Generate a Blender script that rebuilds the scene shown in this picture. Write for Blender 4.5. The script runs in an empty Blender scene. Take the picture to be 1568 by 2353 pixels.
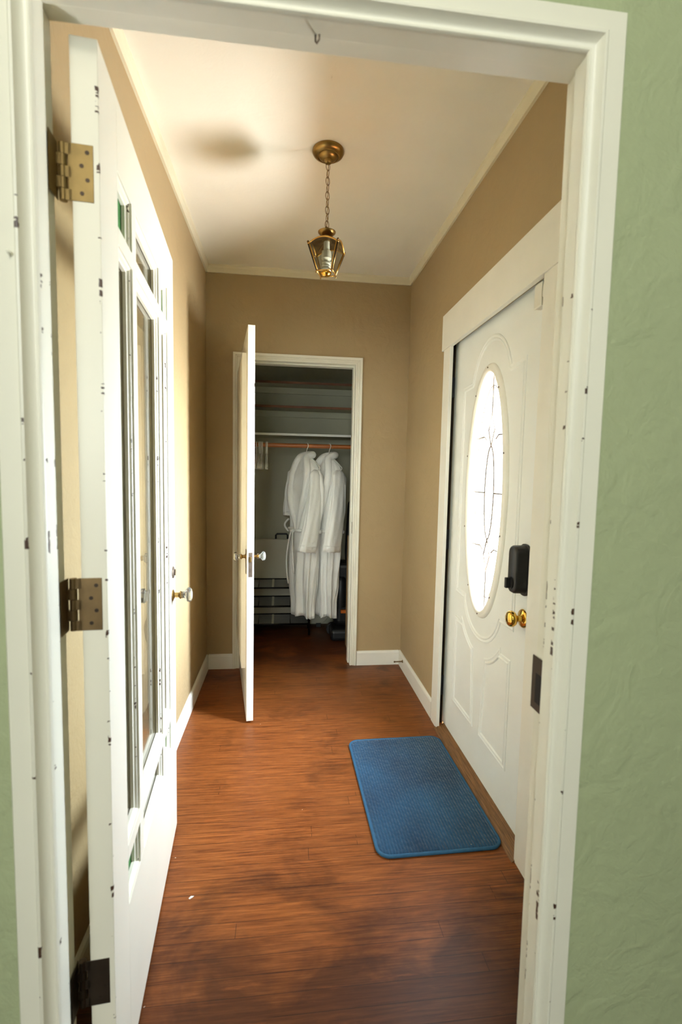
import bpy, math, random
from mathutils import Vector, Matrix, noise
random.seed(7)
PI = math.pi
sc = bpy.context.scene
COL = sc.collection

# ------------------------------------------------------------------ materials
def lin(c):
    return tuple(((v/255)/12.92 if v/255 <= 0.04045 else ((v/255+0.055)/1.055)**2.4) for v in c) + (1.0,)

class NT:
    def __init__(s, name):
        s.m = bpy.data.materials.new(name); s.m.use_nodes = True
        s.t = s.m.node_tree; s.t.nodes.clear()
        s.out = s.n('ShaderNodeOutputMaterial')
    def n(s, typ, **kw):
        nd = s.t.nodes.new(typ)
        for k, v in kw.items(): setattr(nd, k, v)
        return nd
    def l(s, a, b): s.t.links.new(a, b)
    def coord(s, scale=(1, 1, 1), loc=(0, 0, 0)):
        tc = s.n('ShaderNodeTexCoord'); mp = s.n('ShaderNodeMapping')
        mp.inputs['Scale'].default_value = scale; mp.inputs['Location'].default_value = loc
        s.l(tc.outputs['Object'], mp.inputs['Vector']); return mp.outputs['Vector']
    def noise(s, vec, scale, detail=4, rough=.5, dist=0):
        n = s.n('ShaderNodeTexNoise'); s.l(vec, n.inputs['Vector'])
        n.inputs['Scale'].default_value = scale; n.inputs['Detail'].default_value = detail
        n.inputs['Roughness'].default_value = rough; n.inputs['Distortion'].default_value = dist
        return n.outputs['Fac']
    def ramp(s, fac, stops):
        r = s.n('ShaderNodeValToRGB'); s.l(fac, r.inputs['Fac'])
        e = r.color_ramp.elements
        while len(e) < len(stops): e.new(.5)
        for k, (p, c) in enumerate(stops):
            e[k].position = p; e[k].color = c if len(c) == 4 else lin(c)
        return r.outputs['Color']
    def mix(s, fac, a, b, mode='MIX'):
        m = s.n('ShaderNodeMix', data_type='RGBA', blend_type=mode)
        for sock, v in ((m.inputs[0], fac), (m.inputs[6], a), (m.inputs[7], b)):
            if isinstance(v, (int, float)): sock.default_value = v
            elif isinstance(v, tuple): sock.default_value = v
            else: s.l(v, sock)
        return m.outputs[2]
    def math(s, op, a, b=0.0):
        m = s.n('ShaderNodeMath', operation=op)
        for sock, v in ((m.inputs[0], a), (m.inputs[1], b)):
            if isinstance(v, (int, float)): sock.default_value = v
            else: s.l(v, sock)
        return m.outputs[0]
    def bsdf(s, color, rough=.5, metal=0, bump=None, bstr=.3, bdist=.01, **kw):
        b = s.n('ShaderNodeBsdfPrincipled')
        for key, v in (('Base Color', color), ('Roughness', rough), ('Metallic', metal)):
            if isinstance(v, (int, float, tuple)): b.inputs[key].default_value = v
            else: s.l(v, b.inputs[key])
        for k, v in kw.items(): b.inputs[k.replace('_', ' ')].default_value = v
        if bump is not None:
            bp = s.n('ShaderNodeBump'); bp.inputs['Strength'].default_value = bstr; bp.inputs['Distance'].default_value = bdist
            s.l(bump, bp.inputs['Height']); s.l(bp.outputs['Normal'], b.inputs['Normal'])
        s.l(b.outputs[0], s.out.inputs['Surface'])
        return b

def plain(name, c, rough=.5, metal=0, var=.06, nscale=6, bstr=0.0, bscale=60, **kw):
    t = NT(name); v = t.coord()
    f = t.noise(v, nscale, 5)
    a = lin(c); lo = tuple(x*(1-var) for x in a[:3])+(1,); hi = tuple(min(1, x*(1+var)) for x in a[:3])+(1,)
    col = t.ramp(f, [(.3, lo), (.7, hi)])
    bump = t.noise(v, bscale, 3) if bstr else None
    t.bsdf(col, rough, metal, bump, bstr, .004, **kw)
    return t.m

def plaster(name, c, var=.05, bstr=.35):
    t = NT(name); v = t.coord()
    f = t.noise(v, 1.7, 6)
    a = lin(c); lo = tuple(x*(1-var) for x in a[:3])+(1,); hi = tuple(min(1, x*(1+var)) for x in a[:3])+(1,)
    col = t.ramp(f, [(.3, lo), (.7, hi)])
    b1 = t.noise(v, 22, 5, .55, .6); b2 = t.noise(v, 110, 3)
    b3 = t.ramp(t.noise(v, 9, 3, .5, 1.2), [(.46, (0, 0, 0, 1)), (.62, (1, 1, 1, 1))])
    h = t.math('ADD', t.math('ADD', b1, t.math('MULTIPLY', b2, .25)), t.math('MULTIPLY', b3, .35))
    t.bsdf(col, .72, 0, h, bstr, .006)
    return t.m

def chipped(name, c, lines, rough=.38, thr=.63, rad=.005):
    """white gloss paint with brown chips knocked out along the given vertical arrises (object x, y)"""
    t = NT(name); v = t.coord()
    f = t.noise(v, 3, 4)
    a = lin(c); lo = tuple(x*.95 for x in a[:3])+(1,)
    col = t.ramp(f, [(.3, lo), (.7, a)])
    tc = t.n('ShaderNodeTexCoord'); sp = t.n('ShaderNodeSeparateXYZ'); t.l(tc.outputs['Object'], sp.inputs[0])
    msk = None
    wob = t.noise(t.coord((1, 1, 1)), 55, 3, .6)
    r = t.math('MULTIPLY', wob, rad*2)
    for (x, y) in lines:
        dx = t.math('ABSOLUTE', t.math('SUBTRACT', sp.outputs[0], x)); dy = t.math('ABSOLUTE', t.math('SUBTRACT', sp.outputs[1], y))
        m = t.math('LESS_THAN', t.math('MAXIMUM', dx, dy), r)
        msk = m if msk is None else t.math('MAXIMUM', msk, m)
    z = t.noise(t.coord((.3, .3, 1)), 16, 4, .75)
    chip = t.math('MULTIPLY', msk, t.math('GREATER_THAN', z, thr))
    spots = t.math('GREATER_THAN', t.noise(v, 38, 2, .5), .83)
    chip = t.math('MAXIMUM', chip, spots)
    col = t.mix(chip, col, lin((70, 45, 32)))
    t.bsdf(col, rough, 0, t.noise(v, 40, 2), .06, .003)
    return t.m

M = {}
M['tan'] = plaster('tan_plaster', (172, 150, 112))
M['green'] = plaster('sage_green_plaster', (166, 176, 140), bstr=.6)
M['ceil'] = plaster('ceiling_plaster', (241, 238, 226), bstr=.1)
M['closetwall'] = plaster('closet_plaster', (178, 176, 154), bstr=.15)
M['white'] = plain('cream_gloss_paint', (234, 232, 219), .35, var=.03, bstr=.04)
M['white2'] = plain('white_satin_paint', (236, 235, 226), .42, var=.03, bstr=.03)
M['crown'] = plain('crown_paint', (226, 218, 192), .5, var=.03)
M['frontdoor'] = plain('front_door_paint', (238, 242, 240), .36, var=.02)
M['wood_raw'] = plain('raw_wood_edge', (150, 92, 50), .6, var=.2, nscale=20)
M['dark'] = plain('gap_shade', (18, 15, 12), .8)  # near-black colour standing in for shade in the door gap and latch hole
M['black'] = plain('black_plastic', (24, 24, 25), .42, var=.1, bstr=.1, bscale=300)
M['blackmetal'] = plain('black_metal', (26, 22, 20), .4, .6)
M['orange'] = plain('orange_plastic', (210, 110, 30), .4)
M['cardboard'] = plain('cardboard', (168, 140, 100), .8, var=.06)
M['tabletop'] = plain('moulded_table_plastic', (188, 184, 164), .5, var=.03, bstr=.1, bscale=200)
M['hanger'] = plain('white_plastic', (225, 224, 214), .35)
M['brass'] = plain('polished_brass', (222, 178, 82), .14, 1.0, var=.04)
M['antique'] = plain('antique_brass', (156, 126, 74), .32, 1.0, var=.18, nscale=14)
M['antique_dark'] = plain('aged_brass_chain', (112, 82, 44), .38, 1.0, var=.2, nscale=30)
M['frame'] = plain('lantern_frame_brass', (206, 160, 84), .34, 1.0, var=.1)
M['hinge_warm_lit'] = plain('warm_lit_hinge_metal', (138, 116, 70), .5, .6, var=.15, nscale=30)  # hinge metal made yellower, as the warm light on the top hinge
M['hinge'] = plain('aged_bronze', (120, 98, 66), .42, .75, var=.22, nscale=18)
M['bronze_dark'] = plain('dark_bronze', (58, 48, 38), .42, .7, var=.2, nscale=18)
M['steel'] = plain('worn_steel', (112, 98, 86), .45, .8, var=.25, nscale=40)
M['weather'] = plain('tan_weatherstrip', (190, 165, 112), .7)
M['bulb'] = plain('bulb_glass', (240, 238, 226), .25, var=.01)
M['bulbbase'] = plain('bulb_base_plastic', (228, 226, 212), .4, var=.01)
M['chip'] = plain('paint_flake', (230, 228, 220), .7)

def glass(name, tint, gloss=.08, rough=.02):
    t = NT(name); tr = t.n('ShaderNodeBsdfTransparent'); tr.inputs[0].default_value = tint
    g = t.n('ShaderNodeBsdfGlossy'); g.inputs['Roughness'].default_value = rough
    n1 = t.noise(t.coord(), 7, 2)
    bp = t.n('ShaderNodeBump'); bp.inputs['Strength'].default_value = .04; bp.inputs['Distance'].default_value = .01
    t.l(n1, bp.inputs['Height']); t.l(bp.outputs[0], g.inputs['Normal'])
    fr = t.n('ShaderNodeLayerWeight')
    fac = t.math('ADD', t.math('MULTIPLY', t.math('POWER', fr.outputs['Facing'], 2.5), .9), gloss*.5)
    mx = t.n('ShaderNodeMixShader'); t.l(fac, mx.inputs[0]); t.l(tr.outputs[0], mx.inputs[1]); t.l(g.outputs[0], mx.inputs[2])
    t.l(mx.outputs[0], t.out.inputs['Surface']); return t.m
M['pane'] = glass('clear_window_glass', (.95, .96, .93, 1), .06)
M['ovalpane'] = glass('bevelled_oval_glass', (.97, .98, .98, 1), .04)
M['lampglass'] = glass('smoked_lantern_glass', (.74, .75, .70, 1), .1)
def greenglass():
    t = NT('green_stained_glass')
    f = t.noise(t.coord((1, 1, .4)), 22, 4, .6, .8)
    col = t.ramp(f, [(.3, (70, 138, 78)), (.7, (122, 186, 118))])
    d = t.n('ShaderNodeBsdfDiffuse'); t.l(col, d.inputs[0])
    tl = t.n('ShaderNodeBsdfTranslucent'); t.l(col, tl.inputs[0])
    g = t.n('ShaderNodeBsdfGlossy'); g.inputs['Roughness'].default_value = .08
    a = t.n('ShaderNodeMixShader'); a.inputs[0].default_value = .45; t.l(d.outputs[0], a.inputs[1]); t.l(tl.outputs[0], a.inputs[2])
    b = t.n('ShaderNodeMixShader'); b.inputs[0].default_value = .08; t.l(a.outputs[0], b.inputs[1]); t.l(g.outputs[0], b.inputs[2])
    t.l(b.outputs[0], t.out.inputs['Surface']); return t.m
M['greenglass'] = greenglass()
def crystal():
    t = NT('cut_crystal'); g = t.n('ShaderNodeBsdfGlass'); g.inputs['IOR'].default_value = 1.5; g.inputs['Roughness'].default_value = .0
    g.inputs[0].default_value = (.97, .98, .97, 1)
    d = t.n('ShaderNodeBsdfDiffuse'); d.inputs[0].default_value = (.8, .82, .8, 1)
    m = t.n('ShaderNodeMixShader'); m.inputs[0].default_value = .12; t.l(g.outputs[0], m.inputs[1]); t.l(d.outputs[0], m.inputs[2])
    t.l(m.outputs[0], t.out.inputs['Surface']); return t.m
M['crystal'] = crystal()

def floor_mat():
    t = NT('stained_oak_strip_floor'); v = t.coord()
    br = t.n('ShaderNodeTexBrick'); 
    c0 = t.coord((1, 1, 1), (.31, .02, 0)); s0 = t.n('ShaderNodeSeparateXYZ'); t.l(c0, s0.inputs[0])
    wn = t.n('ShaderNodeTexWhiteNoise', noise_dimensions='1D'); t.l(t.math('FLOOR', t.math('DIVIDE', s0.outputs[1], .0525)), wn.inputs['W'])
    cb_ = t.n('ShaderNodeCombineXYZ'); t.l(t.math('ADD', s0.outputs[0], t.math('MULTIPLY', wn.outputs['Value'], 1.6)), cb_.inputs[0]); t.l(s0.outputs[1], cb_.inputs[1])
    t.l(cb_.outputs[0], br.inputs['Vector'])
    br.offset = 0; br.inputs['Scale'].default_value = 1
    br.inputs['Brick Width'].default_value = 1.45; br.inputs['Row Height'].default_value = .0525
    br.inputs['Mortar Size'].default_value = .0009; br.inputs['Mortar Smooth'].default_value = .3; br.inputs['Bias'].default_value = 0
    br.inputs['Color1'].default_value = (0, 0, 0, 1); br.inputs['Color2'].default_value = (1, 1, 1, 1); br.inputs['Mortar'].default_value = (.5, .5, .5, 1)
    grain = t.noise(t.coord((1.4, 34, 1)), 4.2, 8, .68, .35)
    fine = t.noise(t.coord((4, 120, 1)), 6, 4, .6)
    patch = t.noise(t.coord((1.2, 1.9, 1), (.4, 2.3, 0)), 2.4, 5, .6, .5)
    base = t.ramp(grain, [(.28, (88, 44, 20)), (.48, (134, 76, 35)), (.68, (166, 100, 50)), (.85, (192, 124, 66))])
    c2 = t.mix(t.math('MULTIPLY', t.ramp(fine, [(.4, (0, 0, 0, 1)), (.62, (1, 1, 1, 1))]), .22), base, lin((60, 26, 14)))
    # walnut finish in blotches, plus shade painted in near the doorway and closet
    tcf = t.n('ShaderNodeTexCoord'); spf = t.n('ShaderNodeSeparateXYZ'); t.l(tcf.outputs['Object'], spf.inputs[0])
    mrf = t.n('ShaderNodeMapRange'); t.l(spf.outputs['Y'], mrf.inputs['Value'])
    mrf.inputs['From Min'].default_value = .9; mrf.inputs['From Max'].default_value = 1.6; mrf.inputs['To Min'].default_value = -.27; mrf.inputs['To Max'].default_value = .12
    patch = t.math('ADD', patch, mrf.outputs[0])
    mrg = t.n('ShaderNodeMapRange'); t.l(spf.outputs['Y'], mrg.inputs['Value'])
    mrg.inputs['From Min'].default_value = 3.0; mrg.inputs['From Max'].default_value = 3.5; mrg.inputs['To Min'].default_value = 0; mrg.inputs['To Max'].default_value = -.3  # darkens the closet floor, its shade put into the colour
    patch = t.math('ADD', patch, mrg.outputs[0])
    stain_shade = t.ramp(patch, [(.33, (1, 1, 1, 1)), (.56, (0, 0, 0, 1))])
    c3 = t.mix(t.math('MULTIPLY', stain_shade, .74), c2, lin((46, 22, 13)))
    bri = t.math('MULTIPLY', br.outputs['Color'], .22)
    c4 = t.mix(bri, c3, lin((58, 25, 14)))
    worn = t.ramp(t.noise(t.coord((2.2, 20, 1), (5, 1, 0)), 2.2, 6, .7), [(.60, (0, 0, 0, 1)), (.74, (1, 1, 1, 1))])
    c5 = t.mix(t.math('MULTIPLY', worn, .35), c4, lin((176, 100, 50)))
    seam = t.math('MULTIPLY', br.outputs['Fac'], t.math('GREATER_THAN', t.noise(t.coord((.6, 14, 1)), 3.0, 2), .42))
    c6 = t.mix(t.math('MULTIPLY', seam, .8), c5, lin((30, 14, 9)))
    dots = t.math('GREATER_THAN', t.noise(t.coord((1, 1, 1), (3, 3, 0)), 70, 1, .4), .842)
    c7 = t.mix(t.math('MULTIPLY', dots, .8), c6, lin((196, 180, 160)))
    h = t.math('ADD', t.math('MULTIPLY', grain, .25), t.math('MULTIPLY', t.math('SUBTRACT', 1.0, br.outputs['Fac']), .9))
    h = t.math('ADD', h, t.math('MULTIPLY', t.noise(t.coord((1, 4, 1)), 6, 3), .6))
    rough = t.math('ADD', .27, t.math('MULTIPLY', t.noise(v, 3.1, 5), .22))
    t.bsdf(c7, rough, 0, h, .22, .003, Specular_IOR_Level=.24)
    return t.m
M['floor'] = floor_mat()
def wood(name, dark, light, sc_=(1, 1, 1), rough=.5):
    t = NT(name); f = t.noise(t.coord(sc_), 9, 7, .65, .3)
    t.bsdf(t.ramp(f, [(.3, dark), (.7, light)]), rough, 0, f, .15, .003); return t.m
M['rod'] = wood('varnished_dowel', (134, 72, 32), (186, 112, 58), (1, 20, 20), .4)
M['threshold'] = wood('worn_oak_threshold', (72, 48, 26), (150, 106, 62), (30, 1.2, 10), .55)
M['shelfwood'] = wood('bare_wood_shelf_edge', (100, 62, 36), (134, 86, 52), (1, 20, 20), .6)

def mat_rug():
    t = NT('navy_bath_mat_pile'); v = t.coord()
    cells = t.n('ShaderNodeTexVoronoi'); cells.feature = 'F1'; t.l(t.coord((110, 52, 1)), cells.inputs['Vector']); cells.inputs['Scale'].default_value = 1
    w = t.n('ShaderNodeTexWave'); w.bands_direction = 'X'; t.l(t.coord((1, 1, 1)), w.inputs['Vector']); w.inputs['Scale'].default_value = 27
    w.inputs['Distortion'].default_value = 1.2; w.inputs['Detail'].default_value = 2
    h = t.math('ADD', t.math('MULTIPLY', w.outputs['Fac'], .8), t.math('SUBTRACT', 1.0, cells.outputs['Distance']))
    nz = t.noise(v, 3.4, 4)
    col = t.ramp(nz, [(.32, (16, 54, 84)), (.68, (30, 84, 122))])
    col = t.mix(t.math('MULTIPLY', t.math('SUBTRACT', 1.0, w.outputs['Fac']), .35), col, lin((14, 40, 66)))
    lint = t.math('GREATER_THAN', t.noise(t.coord((1, 1, 1), (1, 7, 0)), 62, 1, .4), .85)
    col = t.mix(lint, col, lin((190, 186, 170)))
    t.bsdf(col, .95, 0, h, .8, .004, Sheen_Weight=.25, Sheen_Roughness=.4)
    return t.m
M['rug'] = mat_rug()
M['rugrim'] = plain('navy_binding', (38, 88, 124), .85, var=.1, nscale=60, bstr=.3, bscale=300)
def terry():
    t = NT('white_terry_cloth'); v = t.coord()
    n1 = t.noise(v, 420, 2, .6); n2 = t.noise(v, 22, 5, .6, .4)
    col = t.ramp(t.noise(v, 7, 4), [(.3, (240, 240, 235)), (.7, (248, 248, 244))])
    t.bsdf(col, .95, 0, t.math('ADD', t.math('MULTIPLY', n1, .4), t.math('MULTIPLY', n2, 1.2)), .55, .007, Sheen_Weight=.25); return t.m
M['terry'] = terry()
def meshcloth():
    t = NT('grey_rack_fabric'); w1 = t.n('ShaderNodeTexWave'); w1.bands_direction = 'Y'
    t.l(t.coord(), w1.inputs['Vector']); w1.inputs['Scale'].default_value = 38; w1.inputs['Distortion'].default_value = 1
    t.bsdf(t.ramp(w1.outputs['Fac'], [(.3, (104, 104, 100)), (.7, (142, 142, 136))]), .8, 0, w1.outputs['Fac'], .4, .002); return t.m
M['rackcloth'] = meshcloth()

# ------------------------------------------------------------------ mesh helpers
class MB:
    def __init__(s): s.v = []; s.f = []
    def add(s, vs, fs):
        k = len(s.v); s.v += [tuple(v) for v in vs]; s.f += [tuple(i+k for i in f) for f in fs]; return s
    def box(s, x0, x1, y0, y1, z0, z1):
        vs = [(x, y, z) for z in (z0, z1) for y in (y0, y1) for x in (x0, x1)]
        return s.add(vs, [(0, 2, 3, 1), (4, 5, 7, 6), (0, 1, 5, 4), (2, 6, 7, 3), (0, 4, 6, 2), (1, 3, 7, 5)])
    def obox(s, c, ax, ay, az):
        """box from centre and three half-axis vectors"""
        c, ax, ay, az = map(Vector, (c, ax, ay, az))
        vs = [c+ax*i+ay*j+az*k for k in (-1, 1) for j in (-1, 1) for i in (-1, 1)]
        return s.add(vs, [(0, 2, 3, 1), (4, 5, 7, 6), (0, 1, 5, 4), (2, 6, 7, 3), (0, 4, 6, 2), (1, 3, 7, 5)])
    def rings(s, rings, closed=True, caps=True, loop=False):
        n = len(rings[0]); k = len(s.v)
        for r in rings: s.v += [tuple(p) for p in r]
        m = len(rings)
        for i in range(m if loop else m-1):
            a = k+i*n; b = k+((i+1) % m)*n
            for j in range(n if closed else n-1):
                j2 = (j+1) % n; s.f.append((a+j, a+j2, b+j2, b+j))
        if caps and closed and not loop:
            s.f.append(tuple(k+j for j in reversed(range(n)))); s.f.append(tuple(k+(m-1)*n+j for j in range(n)))
        return s
    def tube(s, pts, r, n=10, loop=False, caps=True, sy=1.0):
        pts = [Vector(p) for p in pts]; m = len(pts); rr = r if isinstance(r, (list, tuple)) else [r]*m
        up = None; rings = []
        for i, p in enumerate(pts):
            if loop: t = (pts[(i+1) % m]-pts[i-1]).normalized()
            else: t = (pts[min(i+1, m-1)]-pts[max(i-1, 0)]).normalized()
            if up is None:
                up = Vector((0, 0, 1)) if abs(t.z) < .9 else Vector((0, 1, 0))
            a = (up - t*up.dot(t))
            if a.length < 1e-5: a = t.orthogonal()
            a.normalize(); b = t.cross(a); up = a
            rings.append([p+(a*math.cos(2*PI*j/n)+b*math.sin(2*PI*j/n)*sy)*rr[i] for j in range(n)])
        return s.rings(rings, True, caps, loop)
    def lathe(s, prof, c=(0, 0, 0), ax=(0, 0, 1), n=32):
        """prof: (radius, distance along axis)"""
        ax = Vector(ax).normalized(); a = ax.orthogonal().normalized(); b = ax.cross(a); c = Vector(c)
        rings = [[c+ax*h+(a*math.cos(2*PI*j/n)+b*math.sin(2*PI*j/n))*max(r, 1e-4) for j in range(n)] for r, h in prof]
        return s.rings(rings)
    def sweep2(s, path, prof, fn, closed=False):
        """sweep a profile (u sideways, w out) along a 2-D path with mitred corners; fn(a, b, w) -> 3-D point"""
        m = len(path); P = [Vector(p) for p in path]; rings = []
        for i in range(m):
            a = P[i-1] if (closed or i > 0) else None; b = P[(i+1) % m] if (closed or i < m-1) else None
            d1 = (P[i]-a).normalized() if a is not None else None; d2 = (b-P[i]).normalized() if b is not None else None
            if d1 is None: d1 = d2
            if d2 is None: d2 = d1
            n1 = Vector((-d1.y, d1.x)); n2 = Vector((-d2.y, d2.x)); nn = (n1+n2)
            nn = nn/ max(.35, nn.dot(n1)) if nn.length > 1e-6 else n1
            rings.append([fn(P[i].x+nn.x*u, P[i].y+nn.y*u, w) for u, w in prof])
        return s.rings(rings, True, not closed, closed)
    def build(s, name, mat, parent=None, world=True, bevel=0, smooth=False, seg=2, subd=0):
        me = bpy.data.meshes.new(name)
        off = Vector((0, 0, 0))
        if parent is not None and world:
            off = parent_base(parent)
        me.from_pydata([tuple(Vector(v)-off) for v in s.v], [], s.f); me.update()
        me.materials.append(mat)
        o = bpy.data.objects.new(name, me); COL.objects.link(o)
        import bmesh
        bm = bmesh.new(); bm.from_mesh(me); bmesh.ops.recalc_face_normals(bm, faces=bm.faces); bm.to_mesh(me); bm.free()
        if parent is not None: o.parent = parent
        if smooth:
            for p in me.polygons: p.use_smooth = True
            if smooth != 'all':
                me.set_sharp_from_angle(angle=math.radians(42))
        if bevel:
            b = o.modifiers.new('bevel', 'BEVEL'); b.width = bevel; b.segments = seg; b.limit_method = 'ANGLE'; b.angle_limit = math.radians(40)
        if subd:
            d = o.modifiers.new('sub', 'SUBSURF'); d.levels = subd; d.render_levels = subd
        return o

def rrect(w, l, r, n=8):
    pts = []
    for cx, cy, a0 in ((w/2-r, l/2-r, 0), (-w/2+r, l/2-r, 90), (-w/2+r, -l/2+r, 180), (w/2-r, -l/2+r, 270)):
        for i in range(n+1):
            a = math.radians(a0+90*i/n); pts.append((cx+r*math.cos(a), cy+r*math.sin(a)))
    return pts

def parent_base(p):
    v = Vector((0, 0, 0))
    while p is not None:
        v += Vector(p.location); p = p.parent
    return v

def tag(o, label=None, cat=None, group=None, kind=None):
    if label: o['label'] = label
    if cat: o['category'] = cat
    if group: o['group'] = group
    if kind: o['kind'] = kind
    return o
def empty(name, loc, rz=0):
    o = bpy.data.objects.new(name, None); COL.objects.link(o); o.location = loc; o.rotation_euler = (0, 0, rz); o.empty_display_size = .05
    return o
def struct(mb, name, mat, label, cat, **kw):
    return tag(mb.build(name, mat, **kw), label, cat, kind='structure')

# ------------------------------------------------------------------ dimensions
XL, XR, YB, ZC = -.519, .823, 3.228, 2.647
YF0, YF1 = .815, .893          # doorway wall, room side and hall side
JL, JR, JZ = -.382, .500, 2.058   # doorway clear opening at the stops
CX0, CX1, CZ = -.302, .460, 2.068  # closet opening

# ------------------------------------------------------------------ setting
struct(MB().box(-2.3, 2.3, -4.6, 4.3, -.08, 0), 'floor', M['floor'], 'reddish brown stained oak strip floor with worn patches', 'floor')
struct(MB().box(XL-.12, XR+.14, YF1, YB+.1, ZC, ZC+.08), 'ceiling', M['ceil'], 'cream plaster ceiling of the hallway', 'ceiling')
struct(MB().box(-2.3, 2.3, -4.6, YF1-.001, 2.75, 2.83), 'ceiling', M['ceil'], 'plain ceiling of the green room before the doorway', 'ceiling')
struct(MB().box(XL-.12, XL, YF1, YB+.1, 0, ZC), 'wall_left', M['tan'], 'tan plastered wall behind the open glazed door', 'wall')
mb = MB().box(XR, XR+.13, YF1, 1.455, 0, ZC).box(XR, XR+.13, 2.44, YB+.1, 0, ZC).box(XR, XR+.13, 1.455, 2.44, 2.04, ZC)
struct(mb, 'wall_right', M['tan'], 'tan plastered wall around the white front door', 'wall')
mb = MB().box(XL, CX0-.012, YB, YB+.1, 0, ZC).box(CX1+.012, XR, YB, YB+.1, 0, ZC).box(CX0-.012, CX1+.012, YB, YB+.1, CZ+.012, ZC)
struct(mb, 'wall_back', M['tan'], 'tan plastered wall around the closet opening', 'wall')
mb = MB().box(-2.2, JL-.03, YF0, YF1, 0, 2.75).box(JR+.03, 2.2, YF0, YF1, 0, 2.75).box(JL-.03, JR+.03, YF0, YF1, JZ+.03, 2.75)
struct(mb, 'wall_front', M['green'], 'sage green plastered wall around the near doorway', 'wall')
# green room behind the viewer
struct(MB().box(-2.3, -2.2, -4.5, YF1, 0, 2.75), 'wall_left', M['green'], 'left side wall of the green room', 'wall')
struct(MB().box(2.2, 2.3, -4.5, YF1, 0, 2.75), 'wall_right', M['green'], 'right side wall of the green room', 'wall')
struct(MB().box(-2.3, 2.3, -4.6, -4.5, 0, 2.75), 'wall_back', M['green'], 'rear wall of the green room', 'wall')
# closet shell
KX0, KX1, KY, KZ = -.56, .80, 4.16, 2.42
struct(MB().box(KX0-.1, KX0, YB+.1, KY+.1, 0, KZ), 'wall_left', M['closetwall'], 'grey painted left wall inside the closet', 'wall')
struct(MB().box(KX1, KX1+.1, YB+.1, KY+.1, 0, KZ), 'wall_right', M['closetwall'], 'grey painted right wall inside the closet', 'wall')
struct(MB().box(KX0, KX1, KY, KY+.1, 0, KZ), 'wall_back', M['closetwall'], 'grey painted rear wall inside the closet', 'wall')
struct(MB().box(KX0-.1, KX1+.1, YB+.1, KY+.1, KZ, KZ+.08), 'ceiling', M['closetwall'], 'low ceiling inside the closet', 'ceiling')
MBx = MB().box(KX0, CX0-.012, YB+.1, YB+.112, 0, KZ).box(CX1+.012, KX1, YB+.1, YB+.112, 0, KZ).box(CX0-.012, CX1+.012, YB+.1, YB+.112, CZ+.012, KZ)
struct(MBx, 'wall_front', M['closetwall'], 'grey painted inner face of the closet front wall', 'wall')

# near doorway: casing and jamb
paintA = chipped('chipped_cream_doorway_paint', (234, 232, 219), [(JR, .820), (JL, .820), (JR+.0245, .797), (JL-.0245, .797), (JR, .85), (JL, .85)], thr=.61, rad=.0035)
prof = [(0, .0), (0, -.004), (.002, -.007), (.005, -.007), (.007, -.004), (.011, -.005), (.016, -.009), (.019, -.014), (.021, -.019), (.0245, -.020), (.027, -.018), (.029, -.014), (.060, -.0145), (.063, -.011), (.064, .0)]
pathL = [(JL, 0), (JL, JZ), (JR, JZ), (JR, 0)]
struct(MB().sweep2(pathL, prof, lambda a, b, w: (a, YF0+w+.002, b)), 'trim_1', paintA, 'cream moulded casing round the near doorway with chipped paint', 'door casing', smooth=True)
o = struct(MB().box(JL-.03, JL-.009, YF0, YF1, 0, JZ+.01).box(JR+.012, JR+.03, YF0, YF1, 0, JZ+.01).box(JL-.03, JR+.03, YF0, YF1, JZ+.011, JZ+.03)
       .box(JL-.009, JL, YF0, .85, 0, JZ).box(JR, JR+.012, YF0, .85, 0, JZ).box(JL-.009, JR+.012, YF0, .85, JZ, JZ+.011),
       'trim_2', paintA, 'cream painted jamb and stop lining the near doorway', 'door jamb', bevel=.0015)
sp = MB().box(JR+.0095, JR+.0118, .856, .902, .868, .978).build('strike_plate', M['bronze_dark'], o, bevel=.0006)
MB().box(JR+.0088, JR+.0096, .866, .886, .885, .945).build('latch_hole', M['dark'], sp)  # dark block painted as the shade inside the hole
MB().tube([(.041, .845, JZ+.002), (.041, .843, JZ-.012), (.043, .838, JZ-.018), (.047, .835, JZ-.014), (.047, .834, JZ-.008)], .0016, 8).build('hook', M['steel'], o, smooth='all')
MB().tube([(JL-.034, .803, 1.66), (JL-.034, .794, 1.662)], .0028, 8).build('nail', M['white'], o, smooth='all')

# hallway crown and baseboards
cr = [(0, 0), (.022, 0), (.021, -.008), (.016, -.018), (.014, -.032), (.011, -.045), (0, -.045)]
def crown(name, p0, p1, inward, label):
    (x0, y0), (x1, y1) = p0, p1
    rings = [[(x+inward[0]*u, y+inward[1]*u, ZC+w) for u, w in cr] for x, y in (p0, p1)]
    return struct(MB().rings(rings), name, M['crown'], label, 'crown moulding')
crown('trim_3', (XL, YF1), (XL, YB), (1, 0), 'cream crown moulding along the top of the left wall')
crown('trim_4', (XR, YF1), (XR, YB), (-1, 0), 'cream crown moulding along the top of the right wall')
crown('trim_5', (XL+.001, YB), (XR-.001, YB), (0, -1), 'cream crown moulding over the closet wall')
bb = [(0, 0), (.013, 0), (.013, .088), (.010, .097), (.004, .102), (0, .102)]
def base(name, p0, p1, inward, label):
    rings = [[(x+inward[0]*u, y+inward[1]*u, w) for u, w in bb] for x, y in (p0, p1)]
    return struct(MB().rings(rings), name, M['white2'], label, 'baseboard')
base('baseboard_left', (XL, YF1), (XL, YB), (1, 0), 'white baseboard along the left wall behind the glazed door')
base('baseboard_back', (XL+.013, YB), (CX0-.046, YB), (0, -1), 'short white baseboard left of the closet door')
base('baseboard_back', (CX1+.048, YB), (XR-.013, YB), (0, -1), 'short white baseboard right of the closet opening')
br_ = base('baseboard_right', (XR, 2.466), (XR, YB), (-1, 0), 'white baseboard between the front door and the corner')
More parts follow.
